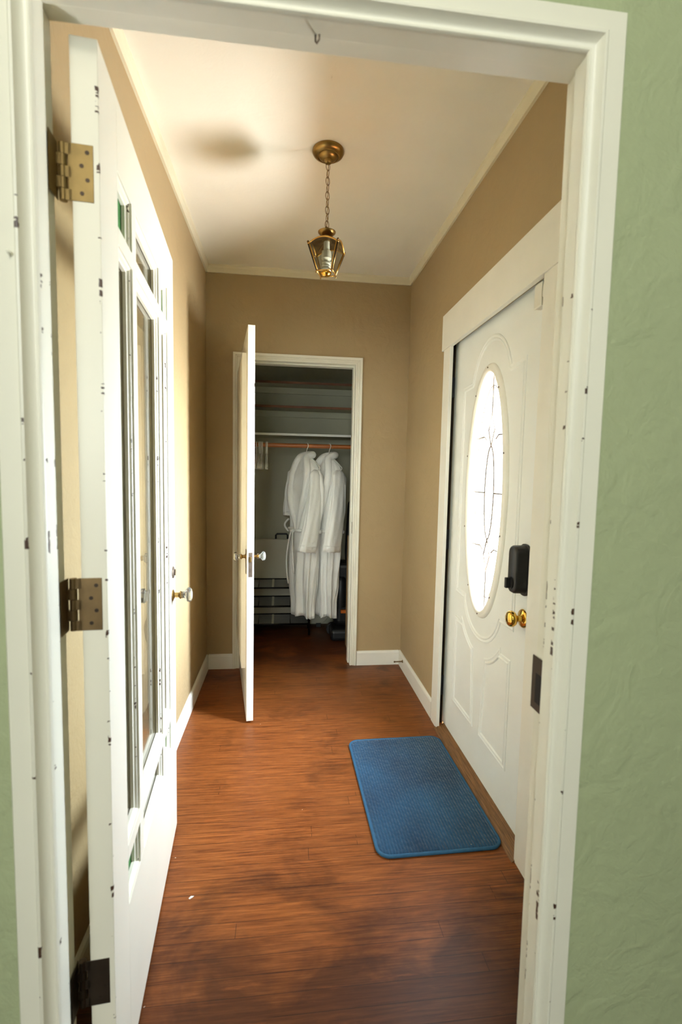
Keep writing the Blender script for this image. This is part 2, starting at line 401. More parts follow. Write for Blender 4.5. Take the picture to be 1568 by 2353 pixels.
base('baseboard_right', (XR, YF1), (XR, 1.388), (-1, 0), 'white baseboard right of the front door')
# closet casing + jamb
paintC = chipped('chipped_closet_paint', (234, 231, 216), [(CX1, YB), (CX1, YB-.012), (CX0, YB-.012)], thr=.7, rad=.003)
prof = [(0, 0), (0, -.008), (.010, -.009), (.012, -.006), (.018, -.006), (.020, -.011), (.024, -.012), (.027, -.009), (.030, -.014), (.042, -.016), (.045, -.014), (.046, 0)]
struct(MB().sweep2([(CX0, 0), (CX0, CZ), (CX1, CZ), (CX1, 0)], prof, lambda a, b, w: (a, YB+w+.001, b)), 'trim_6', paintC, 'cream stepped casing around the closet opening', 'door casing')
o = struct(MB().box(CX0-.012, CX0, YB, YB+.1, 0, CZ+.012).box(CX1, CX1+.012, YB, YB+.1, 0, CZ+.012).box(CX0, CX1, YB, YB+.1, CZ, CZ+.012)
       .box(CX0, CX0+.010, YB+.04, YB+.1, 0, CZ).box(CX1-.010, CX1, YB+.04, YB+.1, 0, CZ).box(CX0+.01, CX1-.01, YB+.04, YB+.1, CZ-.010, CZ),
       'trim_7', paintC, 'cream jamb lining the closet opening', 'door jamb', bevel=.001)
MB().box(CX1-.0012, CX1+.0005, YB+.012, YB+.03, .93, 1.01).build('strike_plate', M['steel'], o)

# front door trim
TY0, TY1, TZ0, TZ1, TX = 1.485, 2.357, 1.986, 2.165, .808
mb = MB().box(TX, TX+.018, TY1, TY1+.095, 0, TZ0).box(TX, TX+.018, TY0-.095, TY0, 0, TZ0)
mb.box(TX-.004, TX+.018, TY0-.12, TY1+.118, TZ0, TZ1)
trimF = struct(mb, 'trim_8', M['white2'], 'flat white boards framing the front door with a tall head board', 'door casing', bevel=.0015)
mb = MB().box(.862, .95, 2.412, 2.44, 0, 2.04).box(.862, .95, 1.455, 2.44, 2.012, 2.04).box(.862, .95, 1.455, 1.475, 0, 2.04)  # solid dark strips stand in for the shade round the slab
struct(mb, 'trim_9', M['dark'], 'dark strips painted as the shade in the front door gap', 'door jamb')
mb = MB().box(.826, .862, 2.418, 2.44, 0, 2.02).box(.826, .862, 1.455, 1.478, 0, 2.02).box(.826, .862, 1.455, 2.44, 2.016, 2.04)  # dark colour paints the shade of the recessed frame edge
struct(mb, 'trim_10', M['bronze_dark'], 'front door frame edge painted dark as the shade in the gap', 'door jamb')
struct(MB().box(.8575, .866, 2.399, 2.412, .0, 2.012).box(.8575, .866, 1.47, 2.412, 2.008, 2.0125), 'trim_11', M['weather'], 'tan weatherstrip beside the front door', 'weatherstrip')
mb = MB().add([(.797, 1.478, 0), (.797, 2.37, 0), (.815, 1.478, .013), (.815, 2.37, .013), (.838, 1.478, .015), (.838, 2.37, .015), (.853, 1.478, .024), (.853, 2.37, .024), (.95, 1.478, .024), (.95, 2.37, .024), (.95, 1.478, 0), (.95, 2.37, 0)],
              [(0, 2, 3, 1), (2, 4, 5, 3), (4, 6, 7, 5), (6, 8, 9, 7), (8, 10, 11, 9), (0, 1, 11, 10), (0, 10, 8, 6, 4, 2), (1, 3, 5, 7, 9, 11)])
struct(mb, 'trim_12', M['threshold'], 'worn oak threshold along the foot of the front door', 'threshold')

# ------------------------------------------------------------------ french door (hinged on the left jamb, folded open)
DO = Vector((-.322, .903, 0)); DA = math.atan2(1.75-.903, -.393+.322)
d1 = empty('door_1', DO, DA)
tag(d1, 'cream glazed door with green corner panes, standing open along the left wall', 'door', kind='structure')
DW, DT, DH = .858, .044, 2.058
cols = [(.120, .240), (.280, .575), (.612, .730)]
rows = [(.385, .485), (.522, 1.782), (1.816, 1.920)]
paintD = chipped('chipped_glazed_door_paint', (236, 233, 219), [(0, 0), (.575, .010), (.280, .010), (.24, .01), (.73, .01)], thr=.565, rad=.0045)
fr = MB()
def dbox(x0, x1, z0, z1, y0=0, y1=DT): fr.box(x0, x1, y0, y1, z0, z1)
dbox(0, cols[0][0], .012, DH); dbox(cols[2][1], DW, .012, DH)
dbox(cols[0][0], cols[2][1], .012, rows[0][0]); dbox(cols[0][0], cols[2][1], rows[2][1], DH)
for a, b in ((rows[0][1], rows[1][0]), (rows[1][1], rows[2][0])): dbox(cols[0][0], cols[2][1], a, b)
for a, b in ((cols[0][1], cols[1][0]), (cols[1][1], cols[2][0])):
    for r in rows: dbox(a, b, r[0], r[1])
fo = fr.build('frame', paintD, d1, world=False, bevel=.0014)
bead = MB()
bprof = [(0, .004), (.004, .006), (.007, .011), (.011, .012), (.012, .019), (.0, .019)]
bprof2 = [(0, DT-.006), (.003, DT-.008), (.006, DT-.014), (.006, .025), (0, .025)]
for c in cols:
    for r in rows:
        pth = [(c[0], r[0]), (c[1], r[0]), (c[1], r[1]), (c[0], r[1])]
        bead.sweep2(pth, bprof, lambda a, b, w: (a, w, b), True); bead.sweep2(pth, bprof2, lambda a, b, w: (a, w, b), True)
bead.build('glazing_bead', paintD, d1, world=False)
for ci, c in enumerate(cols):
    for ri, r in enumerate(rows):
        g = ci != 1 and ri != 1
        p = MB().box(c[0]+.001, c[1]-.001, .0203, .0237, r[0]+.001, r[1]-.001).build('pane', M['greenglass' if g else 'pane'], d1, world=False)
        if g: p['label'] = 'green stained glass corner pane'
HZ = [(1.794, 1.887, M['hinge_warm_lit']), (1.045, 1.142, M['hinge']), (.295, .390, M['bronze_dark'])]  # one metal in three tones: warm light on top, darker below, painted in
for z0, z1, mm in HZ:
    h = MB().box(-.0012, .0004, .0095, .0490, z0, z1).build('hinge', mm, d1, world=False, bevel=.0005)
    for k in range(5):
        a = z0+(z1-z0)*k/5; b = z0+(z1-z0)*(k+1)/5-.0008
        kn = MB().tube([(.003, .0585, a), (.003, .0585, b)], .0065, 14)
        if k % 2 == 0: kn.box(-.0012, .001, .044, .0575, a, b)
        else: kn.box(-.004, .012, .0600, .0672, a, b)
        kn.build('knuckle', mm, h, world=False, smooth=True)
    MB().box(-.033, .004, .0668, .0682, z0, z1).build('jamb_leaf', mm, h, world=False)
    for k in range(4):
        zz = z1-(z1-z0)*(.14+.24*k); yy = .019 if k % 2 == 0 else .028
        MB().tube([(-.0016, yy, zz), (-.0006, yy, zz)], .0036, 12).build('screw', M['bronze_dark'], h, world=False)

def crystal_knob(par, c, ax, name='knob', world=True, r=.026):
    """octagonal crystal knob on a brass collar; c is where the shank leaves the face"""
    k = MB().lathe([(.020, 0), (.020, .003), (.012, .006), (.0085, .008), (.0085, .020), (.012, .023), (.015, .026), (.012, .030)], c, ax, 24).build(name, M['antique'], par, world=world, smooth=True)
    MB().lathe([(.010, .028), (.013, .032), (.011, .036), (r*.55, .041), (r, .050), (r*1.02, .056), (r*.86, .063), (r*.5, .066), (.002, .066)], c, ax, 8).build('crystal_grip', M['crystal'], k, world=world)
    k['label'] = 'faceted crystal knob on brass shank'
    return k
crystal_knob(d1, (.795, 0, .905), (0, -1, 0), world=False)
crystal_knob(d1, (.795, DT, .905), (0, 1, 0), world=False)
k = MB().lathe([(.021, 0), (.021, .003), (.018, .005), (.011, .006), (.011, .010), (.002, .010)], (.80, 0, .985), (0, -1, 0), 24).build('deadbolt_cylinder', M['steel'], d1, world=False, smooth=True)
hp = [(.795, DT, .84), (.795, DT+.02, .842), (.795, DT+.040, .825), (.795, DT+.048, .79), (.795, DT+.040, .745), (.795, DT+.018, .700), (.795, DT, .688)]
MB().tube(hp, [.007, .007, .0075, .008, .0075, .007, .007], 12, sy=1.4).build('pull_handle', M['bronze_dark'], d1, world=False, smooth='all', subd=1)
MB().box(.783, .807, DT, DT+.002, .62, .86).build('back_plate', M['steel'], d1, world=False, bevel=.001)

# ------------------------------------------------------------------ closet door
A = Vector((CX0+.004, YB-.022, 0)); B = Vector((-.195, 2.487, 0))
dirc = (B-A); CW = dirc.length
d2 = empty('door_2', A, math.atan2(dirc.y, dirc.x))
tag(d2, 'narrow white closet door standing open into the hallway', 'door', kind='structure')
# local x along the door from the hinge; +y points to the right (east) side
paintE = chipped('chipped_closet_door_paint', (236, 235, 226), [(CW, .036)], thr=.66, rad=.003)
MB().box(0, CW, 0, .036, .012, 2.074).build('slab', paintE, d2, world=False, bevel=.0012)
MB().box(.05, CW-.125, -.021, .0005, .255, 1.965).box(.075, CW-.15, -.0225, -.020, .28, 1.94).build('raised_panel', M['white2'], d2, world=False, bevel=.002)
MB().box(.13, CW-.13, .0355, .041, .25, .95).box(.13, CW-.13, .0355, .041, 1.08, 1.94).build('raised_panel', M['white2'], d2, world=False, bevel=.003)
crystal_knob(d2, (CW-.06, .036, .892), (0, 1, 0), world=False, r=.025)
crystal_knob(d2, (CW-.06, 0, .892), (0, -1, 0), world=False, r=.025)
e = MB().box(CW-.0006, CW+.0008, .008, .028, .792, .922).build('mortise_plate', M['steel'], d2, world=False, bevel=.0005)
MB().box(CW, CW+.006, .012, .022, .872, .900).build('latch', M['antique'], e, world=False, bevel=.001)
MB().box(CW-.0775, CW-.0425, -.003, .0005, .80, .93).box(CW-.0775, CW-.0425, .0355, .039, .80, .93).build('escutcheon', M['steel'], d2, world=False, bevel=.001)
for z0 in (1.80, 1.00, .28):
    MB().tube([(-.006, -.010, z0), (-.006, -.010, z0+.1)], .0085, 12).tube([(-.006, -.010, z0-.008), (-.006, -.010, z0)], .005, 10).tube([(-.006, -.010, z0+.1), (-.006, -.010, z0+.108)], .005, 10)\
        .box(-.006, .03, -.006, -.0005, z0, z0+.1).build('hinge', M['bronze_dark'], d2, world=False, smooth=True)

# ------------------------------------------------------------------ front door
FX = .855
d3 = empty('door_3', (FX, 1.94, 0))
tag(d3, 'white front door with bright oval leaded glass, closed', 'door', kind='structure')
FY0, FY1, FZ0, FZ1 = 1.475, 2.399, .0235, 2.007
OC = (1.964, 1.270); 
def dz(z): return 1.34+(z-1.34)*.983
def ell(ry, rz, n=72): return [(OC[0]+ry*math.cos(2*PI*i/n), OC[1]+rz*math.sin(2*PI*i/n)) for i in range(n)]
N = 72
inner = ell(.178, .512, N)
outer = []
for y, z in inner:
    dy, dzz = y-OC[0], z-OC[1]; ts = []
    if dy > 1e-9: ts.append((FY1-OC[0])/dy)
    if dy < -1e-9: ts.append((FY0-OC[0])/dy)
    if dzz > 1e-9: ts.append((FZ1-OC[1])/dzz)
    if dzz < -1e-9: ts.append((FZ0-OC[1])/dzz)
    t_ = min(ts); outer.append([OC[0]+dy*t_, OC[1]+dzz*t_])
for cy, cz in ((FY0, FZ0), (FY1, FZ0), (FY0, FZ1), (FY1, FZ1)):
    k = min(range(N), key=lambda i: (outer[i][0]-cy)**2+(outer[i][1]-cz)**2); outer[k] = [cy, cz]
mb = MB()
R4 = [[(FX, y, z) for y, z in inner], [(FX, y, z) for y, z in outer], [(FX+.044, y, z) for y, z in outer], [(FX+.044, y, z) for y, z in inner]]
mb.rings(R4, True, False, True)
mb.build('slab', M['frontdoor'], d3)
fw = lambda a, b, w: (FX-w, a, b)
fw2 = lambda a, b, w: (FX+.044+w, a, b)
# oval frame
ring = [(.0, -.03), (0, .004), (-.003, .013), (-.009, .017), (-.016, .016), (-.020, .011), (-.027, .010), (-.034, .006), (-.036, 0), (-.036, -.0005)]
# profile u>0 = towards the centre for a counter-clockwise path
e_path = ell(.178, .512, N)
fprof = [(.004, -.020), (.004, .003), (.001, .009), (-.006, .014), (-.013, .0155), (-.018, .012), (-.022, .0125), (-.029, .010), (-.033, .004), (-.034, -.0005)]
fo = MB().sweep2(e_path, fprof, fw, True).build('oval_frame', M['white2'], d3, smooth='all')
for i in range(10):
    an = 2*PI*(i+.5)/10; y = OC[0]+.194*math.cos(an); z = OC[1]+.528*math.sin(an)
    MB().tube([(FX-.0165, y, z), (FX-.014, y, z)], .0035, 8).build('screw_cap', M['steel'], fo)
mb = MB(); mb.sweep2(e_path, [(.004, 0), (.004, .012), (-.03, .012), (-.03, 0)], fw2, True); mb.build('outer_oval_frame', M['white2'], d3, smooth='all')
n_ = len(e_path)
mb = MB(); ep = ell(.177, .511, N)
mb.rings([[(FX+.018, y, z) for y, z in ep], [(FX+.022, y, z) for y, z in ep]])
pn = mb.build('pane', M['ovalpane'], d3)
# leading
came = MB()
def lead(pts, r=.0036): came.tube([(FX+.016, y, z) for y, z in pts], r, 6)
inn = ell(.145, .455, 60); came.tube([(FX+.016, y, z) for y, z in inn], .0025, 6, loop=True)
for zz in (OC[1]+.24, OC[1]-.24): lead([(OC[0]-.155, zz), (OC[0]-.07, zz+.004), (OC[0]-.045, zz-.012)]); lead([(OC[0]+.155, zz), (OC[0]+.07, zz+.004), (OC[0]+.045, zz-.012)])
for s in (-1, 1):
    lead([(OC[0]+s*.045*math.cos(a)+0, OC[1]+.20*math.sin(a)) for a in [k*PI/12-PI/2 for k in range(13)]] if s > 0 else [(OC[0]-.045*math.cos(k*PI/12-PI/2), OC[1]+.20*math.sin(k*PI/12-PI/2)) for k in range(13)])
    lead([(OC[0], OC[1]+s*.20), (OC[0]+.03, OC[1]+s*.27), (OC[0], OC[1]+s*.34), (OC[0]-.03, OC[1]+s*.27), (OC[0], OC[1]+s*.20)]); lead([(OC[0], OC[1]+s*.34), (OC[0], OC[1]+s*.505)])
    lead([(OC[0]+s*.045, OC[1]), (OC[0]+s*.172, OC[1])])
came.build('leading', M['steel'], pn)
# embossed mouldings
mp = [(-.014, -.0005), (-.012, .0035), (-.007, .0045), (-.003, .0012), (.001, .0010), (.004, .0050), (.009, .0050), (.013, .001), (.014, -.0005)]
def arc(cy, cz, ry, rz, a0, a1, n=18): return [(cy+ry*math.cos(math.radians(a0+(a1-a0)*i/n)), cz+rz*math.sin(math.radians(a0+(a1-a0)*i/n))) for i in range(n+1)]
y0, y1 = 1.668, 2.252
up = [(y1, dz(.769)), (y1, dz(1.761)), (2.15, dz(1.766))] + arc(OC[0], dz(1.70), .19, .225, 18, 162, 20) + [(1.775, dz(1.766)), (y0, dz(1.771)), (y0, dz(.766)), (1.77, dz(.765))] + arc(OC[0], dz(.83), .20, .205, 200, 340, 20) + [(2.15, dz(.765))]
MB().sweep2(up, mp, fw, True).build('panel_moulding', M['frontdoor'], d3, smooth=True)
pl = [(2.245, dz(.20)), (2.245, dz(.62)), (2.165, dz(.618))] + arc(OC[0], dz(.83), .27, .295, -42, -74, 10) + [(2.012, dz(.20))]
MB().sweep2(pl, mp, fw, True).build('panel_moulding', M['frontdoor'], d3, smooth=True)
pr = [(2*OC[0]-a, b) for a, b in reversed(pl)]
pr = [(max(1.68, a), b) for a, b in pr]
MB().sweep2(pr, mp, fw, True).build('panel_moulding', M['frontdoor'], d3, smooth=True)
# smart lock, knob, sensor, hinges
def rslab(xs, yc, zc, w_, h_, r_):
    return MB().rings([[(x, yc+a*(w_-2*i_)/w_, zc+b*(h_-2*i_)/h_) for a, b in rrect(w_, h_, r_, 7)] for x, i_ in xs])
lk = rslab([(FX-.006, 0), (.812, .001), (.806, .004), (.803, .010)], 1.5955, 1.013, .068, .172, .028).build('lock_housing', M['black'], d3, smooth=True)
rslab([(FX, 0), (FX-.006, 0), (FX-.008, .003)], 1.594, 1.011, .078, .186, .034).build('mounting_plate', M['black'], lk, smooth=True)
MB().tube([(.804, 1.596, .965), (.799, 1.596, .965)], .022, 24).build('thumb_turn_base', M['black'], lk, smooth=True)
MB().box(.781, .801, 1.590, 1.602, .946, .984).build('thumb_turn', M['black'], lk, bevel=.003)
lk['label'] = 'black keyless lock housing'
kb = MB().lathe([(.034, 0), (.034, .002), (.030, .007), (.018, .009), (.012, .011), (.0105, .020), (.012, .026), (.017, .029), (.025, .034), (.029, .043), (.028, .052), (.022, .058), (.010, .061), (.002, .0615)], (FX, 1.592, .834), (-1, 0, 0), 32).build('knob', M['brass'], d3, smooth=True)
kb['label'] = 'polished brass door knob'
MB().box(.828, FX, 1.530, 1.580, 1.905, 1.985).build('door_sensor', M['hanger'], d3, bevel=.004)
MB().box(.812, .838, 1.4855, 1.497, 1.918, 1.958).build('sensor_magnet', M['hanger'], trimF, bevel=.002)
for z0, z1 in ((1.742, 1.842), (.957, 1.060), (.165, .273)):
    MB().tube([(.836, 2.402, z0), (.836, 2.402, z1)], .0095, 14).box(.836, .8745, 2.4, 2.4045, z0, z1).build('hinge', M['black'], d3, smooth=True)

# door stop on right baseboard
ds = MB().lathe([(.010, 0), (.010, .003), (.0045, .006), (.0038, .05), (.0058, .052), (.0058, .060), (.002, .062)], (XR-.013, 3.10, .068), (-1, .05, -.04), 16).build('door_stop', M['hinge'], smooth=True)
tag(ds, 'small brass rod door stop screwed to the baseboard near the back corner', 'door stop')

# ------------------------------------------------------------------ bath mat
mw, ml, mr = .458, .728, .045
rt = empty('bath_mat', (.563, 1.902, 0), math.radians(.8))
tag(rt, 'dark blue ribbed mat lying on the wood floor before the front door', 'mat')
mb = MB()
prs = [(0.0, .001), (.0, .006), (-.004, .010), (-.012, .012)]
mb.rings([[(x*(1+2*u/mw), y*(1+2*u/ml), z) for x, y in rrect(mw, ml, mr)] for u, z in prs])
mb.build('pile', M['rug'], rt, world=False, smooth=True)
MB().tube([(x, y, .0065) for x, y in rrect(mw+.001, ml+.001, mr)], .0062, 8, loop=True).build('binding', M['rugrim'], rt, world=False, smooth='all')
# paint flake on the floor
for i, (x, y) in enumerate([(-.281, 1.441)]):
    mb = MB().add([(x-.008, y-.002, .0008), (x-.002, y+.004, .003), (x+.008, y+.005, .001), (x+.004, y, .0008), (x-.004, y-.006, .001), (x, y, .004)], [(0, 1, 5), (1, 2, 5), (2, 3, 5), (3, 4, 5), (4, 0, 5), (0, 4, 3, 2, 1)])
    tag(mb.build('paint_flake', M['chip']), 'small white flake lying on the floor beside the glazed door', 'debris')

# ------------------------------------------------------------------ lantern
LX, LY = .158, 2.045
lan = empty('pendant_lantern', (LX, LY, ZC))
tag(lan, 'small antique brass glass lantern hanging by a chain from the ceiling', 'pendant light')
MB().lathe([(.064, 0), (.065, -.005), (.061, -.013), (.052, -.018), (.046, -.0195), (.0455, -.0230), (.0425, -.0235), (.041, -.0205), (.039, -.0205), (.036, -.026), (.028, -.0315), (.015, -.0345), (.014, -.046), (.009, -.049), (.001, -.049)], (LX, LY, ZC), (0, 0, 1), 40).build('canopy', M['antique'], lan, smooth=True)
zt_ = ZC-.046; zb_ = 2.345
nl = 9; pitch = (zt_-zb_)/nl
for i in range(nl):
    zc = zt_-pitch*(i+.5); a = math.radians(25) if i % 2 == 0 else math.radians(115)
    h = pitch/2+.0026; w = .0085
    pts = [(LX+w*math.cos(t)*math.cos(a), LY+w*math.cos(t)*math.sin(a), zc+h*math.sin(t)) for t in [2*PI*k/20 for k in range(20)]]
    MB().tube(pts, .00125, 6, loop=True).build('chain_link', M['antique_dark'], lan, smooth='all')
cord = [(LX+.004*math.sin(k*1.9), LY+.003*math.cos(k*1.7), zt_-(zt_-zb_)*k/16) for k in range(17)]
MB().tube(cord, .0016, 6).build('cord', M['antique'], lan, smooth='all', subd=1)
MB().tube([(LX+.010*math.cos(t)*math.cos(.6), LY+.010*math.cos(t)*math.sin(.6), 2.339+.011*math.sin(t)) for t in [2*PI*k/16 for k in range(16)]], .0024, 8, loop=True).build('loop', M['antique_dark'], lan, smooth='all')
MB().lathe([(.003, .003), (.012, .002), (.030, .006), (.0365, .006), (.036, .003), (.026, -.006), (.017, -.013), (.016, -.022), (.021, -.026), (.0215, -.034), (.001, -.034)], (LX, LY, 2.325), (0, 0, 1), 32).build('cap', M['antique'], lan, smooth=True)
ang = math.radians(-19); ex = Vector((math.cos(ang), math.sin(ang), 0)); ey = Vector((-math.sin(ang), math.cos(ang), 0)); LC = Vector((LX, LY, 0))
HS, HB, ZT, ZBm = .062, .033, 2.262, 2.168
def LP(u, v, z): return LC+ex*u+ey*v+Vector((0, 0, z))
# roof, four curved quarters with arched eaves
roof = MB(); G = 10
for q in range(4):
    ca, sa = math.cos(q*PI/2), math.sin(q*PI/2)
    rings = []
    for j in range(G+1):       # from the neck outwards
        s_ = j/G; row = []
        for i in range(G+1):
            u = -1+2*i/G
            an = u*PI/4
            neck = Vector((.020*math.sin(an), -.020*math.cos(an)))
            eave = Vector((u*HS, -HS))
            p = neck.lerp(eave, s_); zn = 2.293; ze = ZT+.024*(1-u*u)
            z = zn+(ze-zn)*s_**1.7
            row.append(LP(p.x*ca-p.y*sa, p.x*sa+p.y*ca, z))
        rings.append(row)
    roof.rings(rings, closed=False, caps=False)
rf = roof.build('roof', M['antique_dark'], lan, smooth='all')
sm = rf.modifiers.new('thick', 'SOLIDIFY'); sm.thickness = .0012
for q in range(4):
    ca, sa = math.cos(q*PI/2), math.sin(q*PI/2)
    W = lambda u, v, z: LP(u*ca-v*sa, u*sa+v*ca, z)
    nseg = 12
    top = [W(HS*(-1+2*i/nseg), -HS, ZT+.024*(1-(-1+2*i/nseg)**2)) for i in range(nseg+1)]
    fm = MB().tube(top, .003, 6)
    fm.tube([W(-HS+.006, -HS, ZT+.003), W(-HB+.004, -HB, ZBm)], .0024, 6); fm.tube([W(HS-.006, -HS, ZT+.003), W(HB-.004, -HB, ZBm)], .0024, 6)
    fm.tube([W(-HB, -HB, ZBm), W(HB, -HB, ZBm)], .0028, 6)
    fm.build('frame_side', M['frame'], lan, smooth='all')
    MB().tube([W(-HS, -HS, ZT), W(-HB, -HB, ZBm)], .0022, 6).build('corner_post', M['blackmetal'], lan, smooth='all')
    gv = [tuple(W(HS*(-1+2*i/nseg)*.97, -HS*.985, ZT-.001+.024*(1-(-1+2*i/nseg)**2))) for i in range(nseg+1)]
    g = MB(); g.add(gv+[tuple(W(HB*(-1+2*i/nseg)*.95, -HB*.985, ZBm)) for i in range(nseg+1)], [(i, i+1, nseg+2+i, nseg+1+i) for i in range(nseg)])
    g.build('glass_pane', M['lampglass'], lan)
    MB().lathe([(.001, -.004), (.0042, -.002), (.0048, .001), (.003, .0045), (.001, .0055)], W(-HS, -HS, ZT+.008), (0, 0, 1), 12).tube([W(-HS, -HS, ZT-.002), W(-HS, -HS, ZT+.006)], .0015, 6).build('finial', M['antique_dark'], lan, smooth='all')
    MB().lathe([(.001, -.005), (.0035, -.003), (.0035, 0), (.001, .002)], W(-HB, -HB, ZBm-.005), (0, 0, 1), 10).build('foot', M['antique'], lan, smooth='all')
MB().lathe([(.021, .003), (.022, 0), (.020, -.006), (.015, -.012), (.007, -.0155), (.001, -.0165)], (LX, LY, ZBm), (0, 0, 1), 28).build('bottom_dome', M['brass'], lan, smooth=True)
so = MB().lathe([(.012, .03), (.013, 0), (.011, -.004)], (LX, LY, 2.262), (0, 0, 1), 20).build('socket', M['bulbbase'], lan, smooth=True)
bl = MB().lathe([(.012, 0), (.0185, -.004), (.0205, -.022), (.0205, -.034), (.014, -.040), (.004, -.041)], (LX, LY, 2.258), (0, 0, 1), 20).build('bulb', M['bulbbase'], lan, smooth=True)
sp_ = []
for k in range(90):
    a = k*.22; sp_.append((LX+.0145*math.cos(a), LY+.0145*math.sin(a), 2.214-.038*k/89))
MB().tube(sp_, .0052, 8).build('spiral_tube', M['bulb'], bl, smooth='all')

# ------------------------------------------------------------------ closet contents
def shelf(z0, th, yf, m, label, group=None):
    e = empty('closet_shelf', (.12, KY, z0)); tag(e, label, 'shelf')
    MB().box(KX0, KX1, yf+.004, KY, z0, z0+th).build('board', M['closetwall'], e)
    MB().box(KX0, KX1, yf, yf+.0045, z0, z0+th).build('front_edge', m, e, bevel=.001)
    MB().box(KX0, KX1, KY-.02, KY-.0005, z0-.05, z0).build('cleat', M['closetwall'], e)
    return e
shelf(2.058, .019, 3.95, M['shelfwood'], 'topmost closet shelf with bare brown wood edge')
shelf(1.862, .019, 3.93, M['shelfwood'], 'middle closet shelf with bare brown wood edge')
shelf(1.632, .018, 3.82, M['white2'], 'lowest closet shelf with white painted edge above the hanging rod')
RY, RZ = 3.70, 1.548
rod = tag(MB().tube([(KX0, RY, RZ), (KX1, RY, RZ)], .0165, 20).build('closet_rod', M['rod'], smooth=True), 'brown wooden hanging rod across the closet', 'rod')

def hanger_pts(ax, drop=.17, half=.205):
    """ax = unit direction of the arms"""
    ax = Vector((ax[0], ax[1], 0)).normalized(); nx = ax.cross(Vector((0, 0, 1)))
    return ax, nx
def make_hanger(loc, ax, wire=.0026, half=.20, name='hanger'):
    ax, nx = hanger_pts(ax); L = Vector(loc)
    e = empty(name, loc)
    r = .0215
    hook = [L+ax*(r*math.cos(a))+Vector((0, 0, r*math.sin(a))) for a in [math.radians(200-k*14) for k in range(16)]]
    hook += [L+ax*.004+Vector((0, 0, -.030)), L+Vector((0, 0, -.045)), L+Vector((0, 0, -.07))]
    MB().tube(hook, wire, 8).build('hook', M['hanger'], e, smooth='all')
    b = L+Vector((0, 0, -.07))
    body = [b+ax*(-half)+Vector((0, 0, -.095))]
    pts = []
    for k in range(13):
        s_ = -1+2*k/12; pts.append(b+ax*(half*s_)+Vector((0, 0, -.092*abs(s_)**1.25)))
    pts2 = [b+ax*(half*1.0)+Vector((0, 0, -.104)), b+ax*(half*.93)+Vector((0, 0, -.112)), b+ax*(-half*.93)+Vector((0, 0, -.112)), b+ax*(-half)+Vector((0, 0, -.104))]
    MB().tube(pts+pts2, wire*1.15, 8, loop=True).build('body', M['hanger'], e, smooth='all')
    return e
hs = [(-.222, .02), (-.205, .02), (-.1965, .02), (-.187, .02), (-.178, .02), (-.150, .02), (-.1405, .02)]
hl = ['leftmost of the bare white plastic hangers by the closet door', 'second bare white hanger from the closet door', 'third bare white hanger from the closet door, in the tight bunch', 'fourth bare white hanger, in the middle of the bunch', 'fifth bare white hanger, right end of the tight bunch',
      'left one of the two bare white hangers set apart', 'rightmost bare white hanger, nearest the robes']
for (x, a), lb in zip(hs, hl):
    h = make_hanger((x, RY, RZ+.0), (math.sin(a), -math.cos(a)), .0034, .19)
    tag(h, lb, 'hanger', 'bare white hangers on the closet rod')

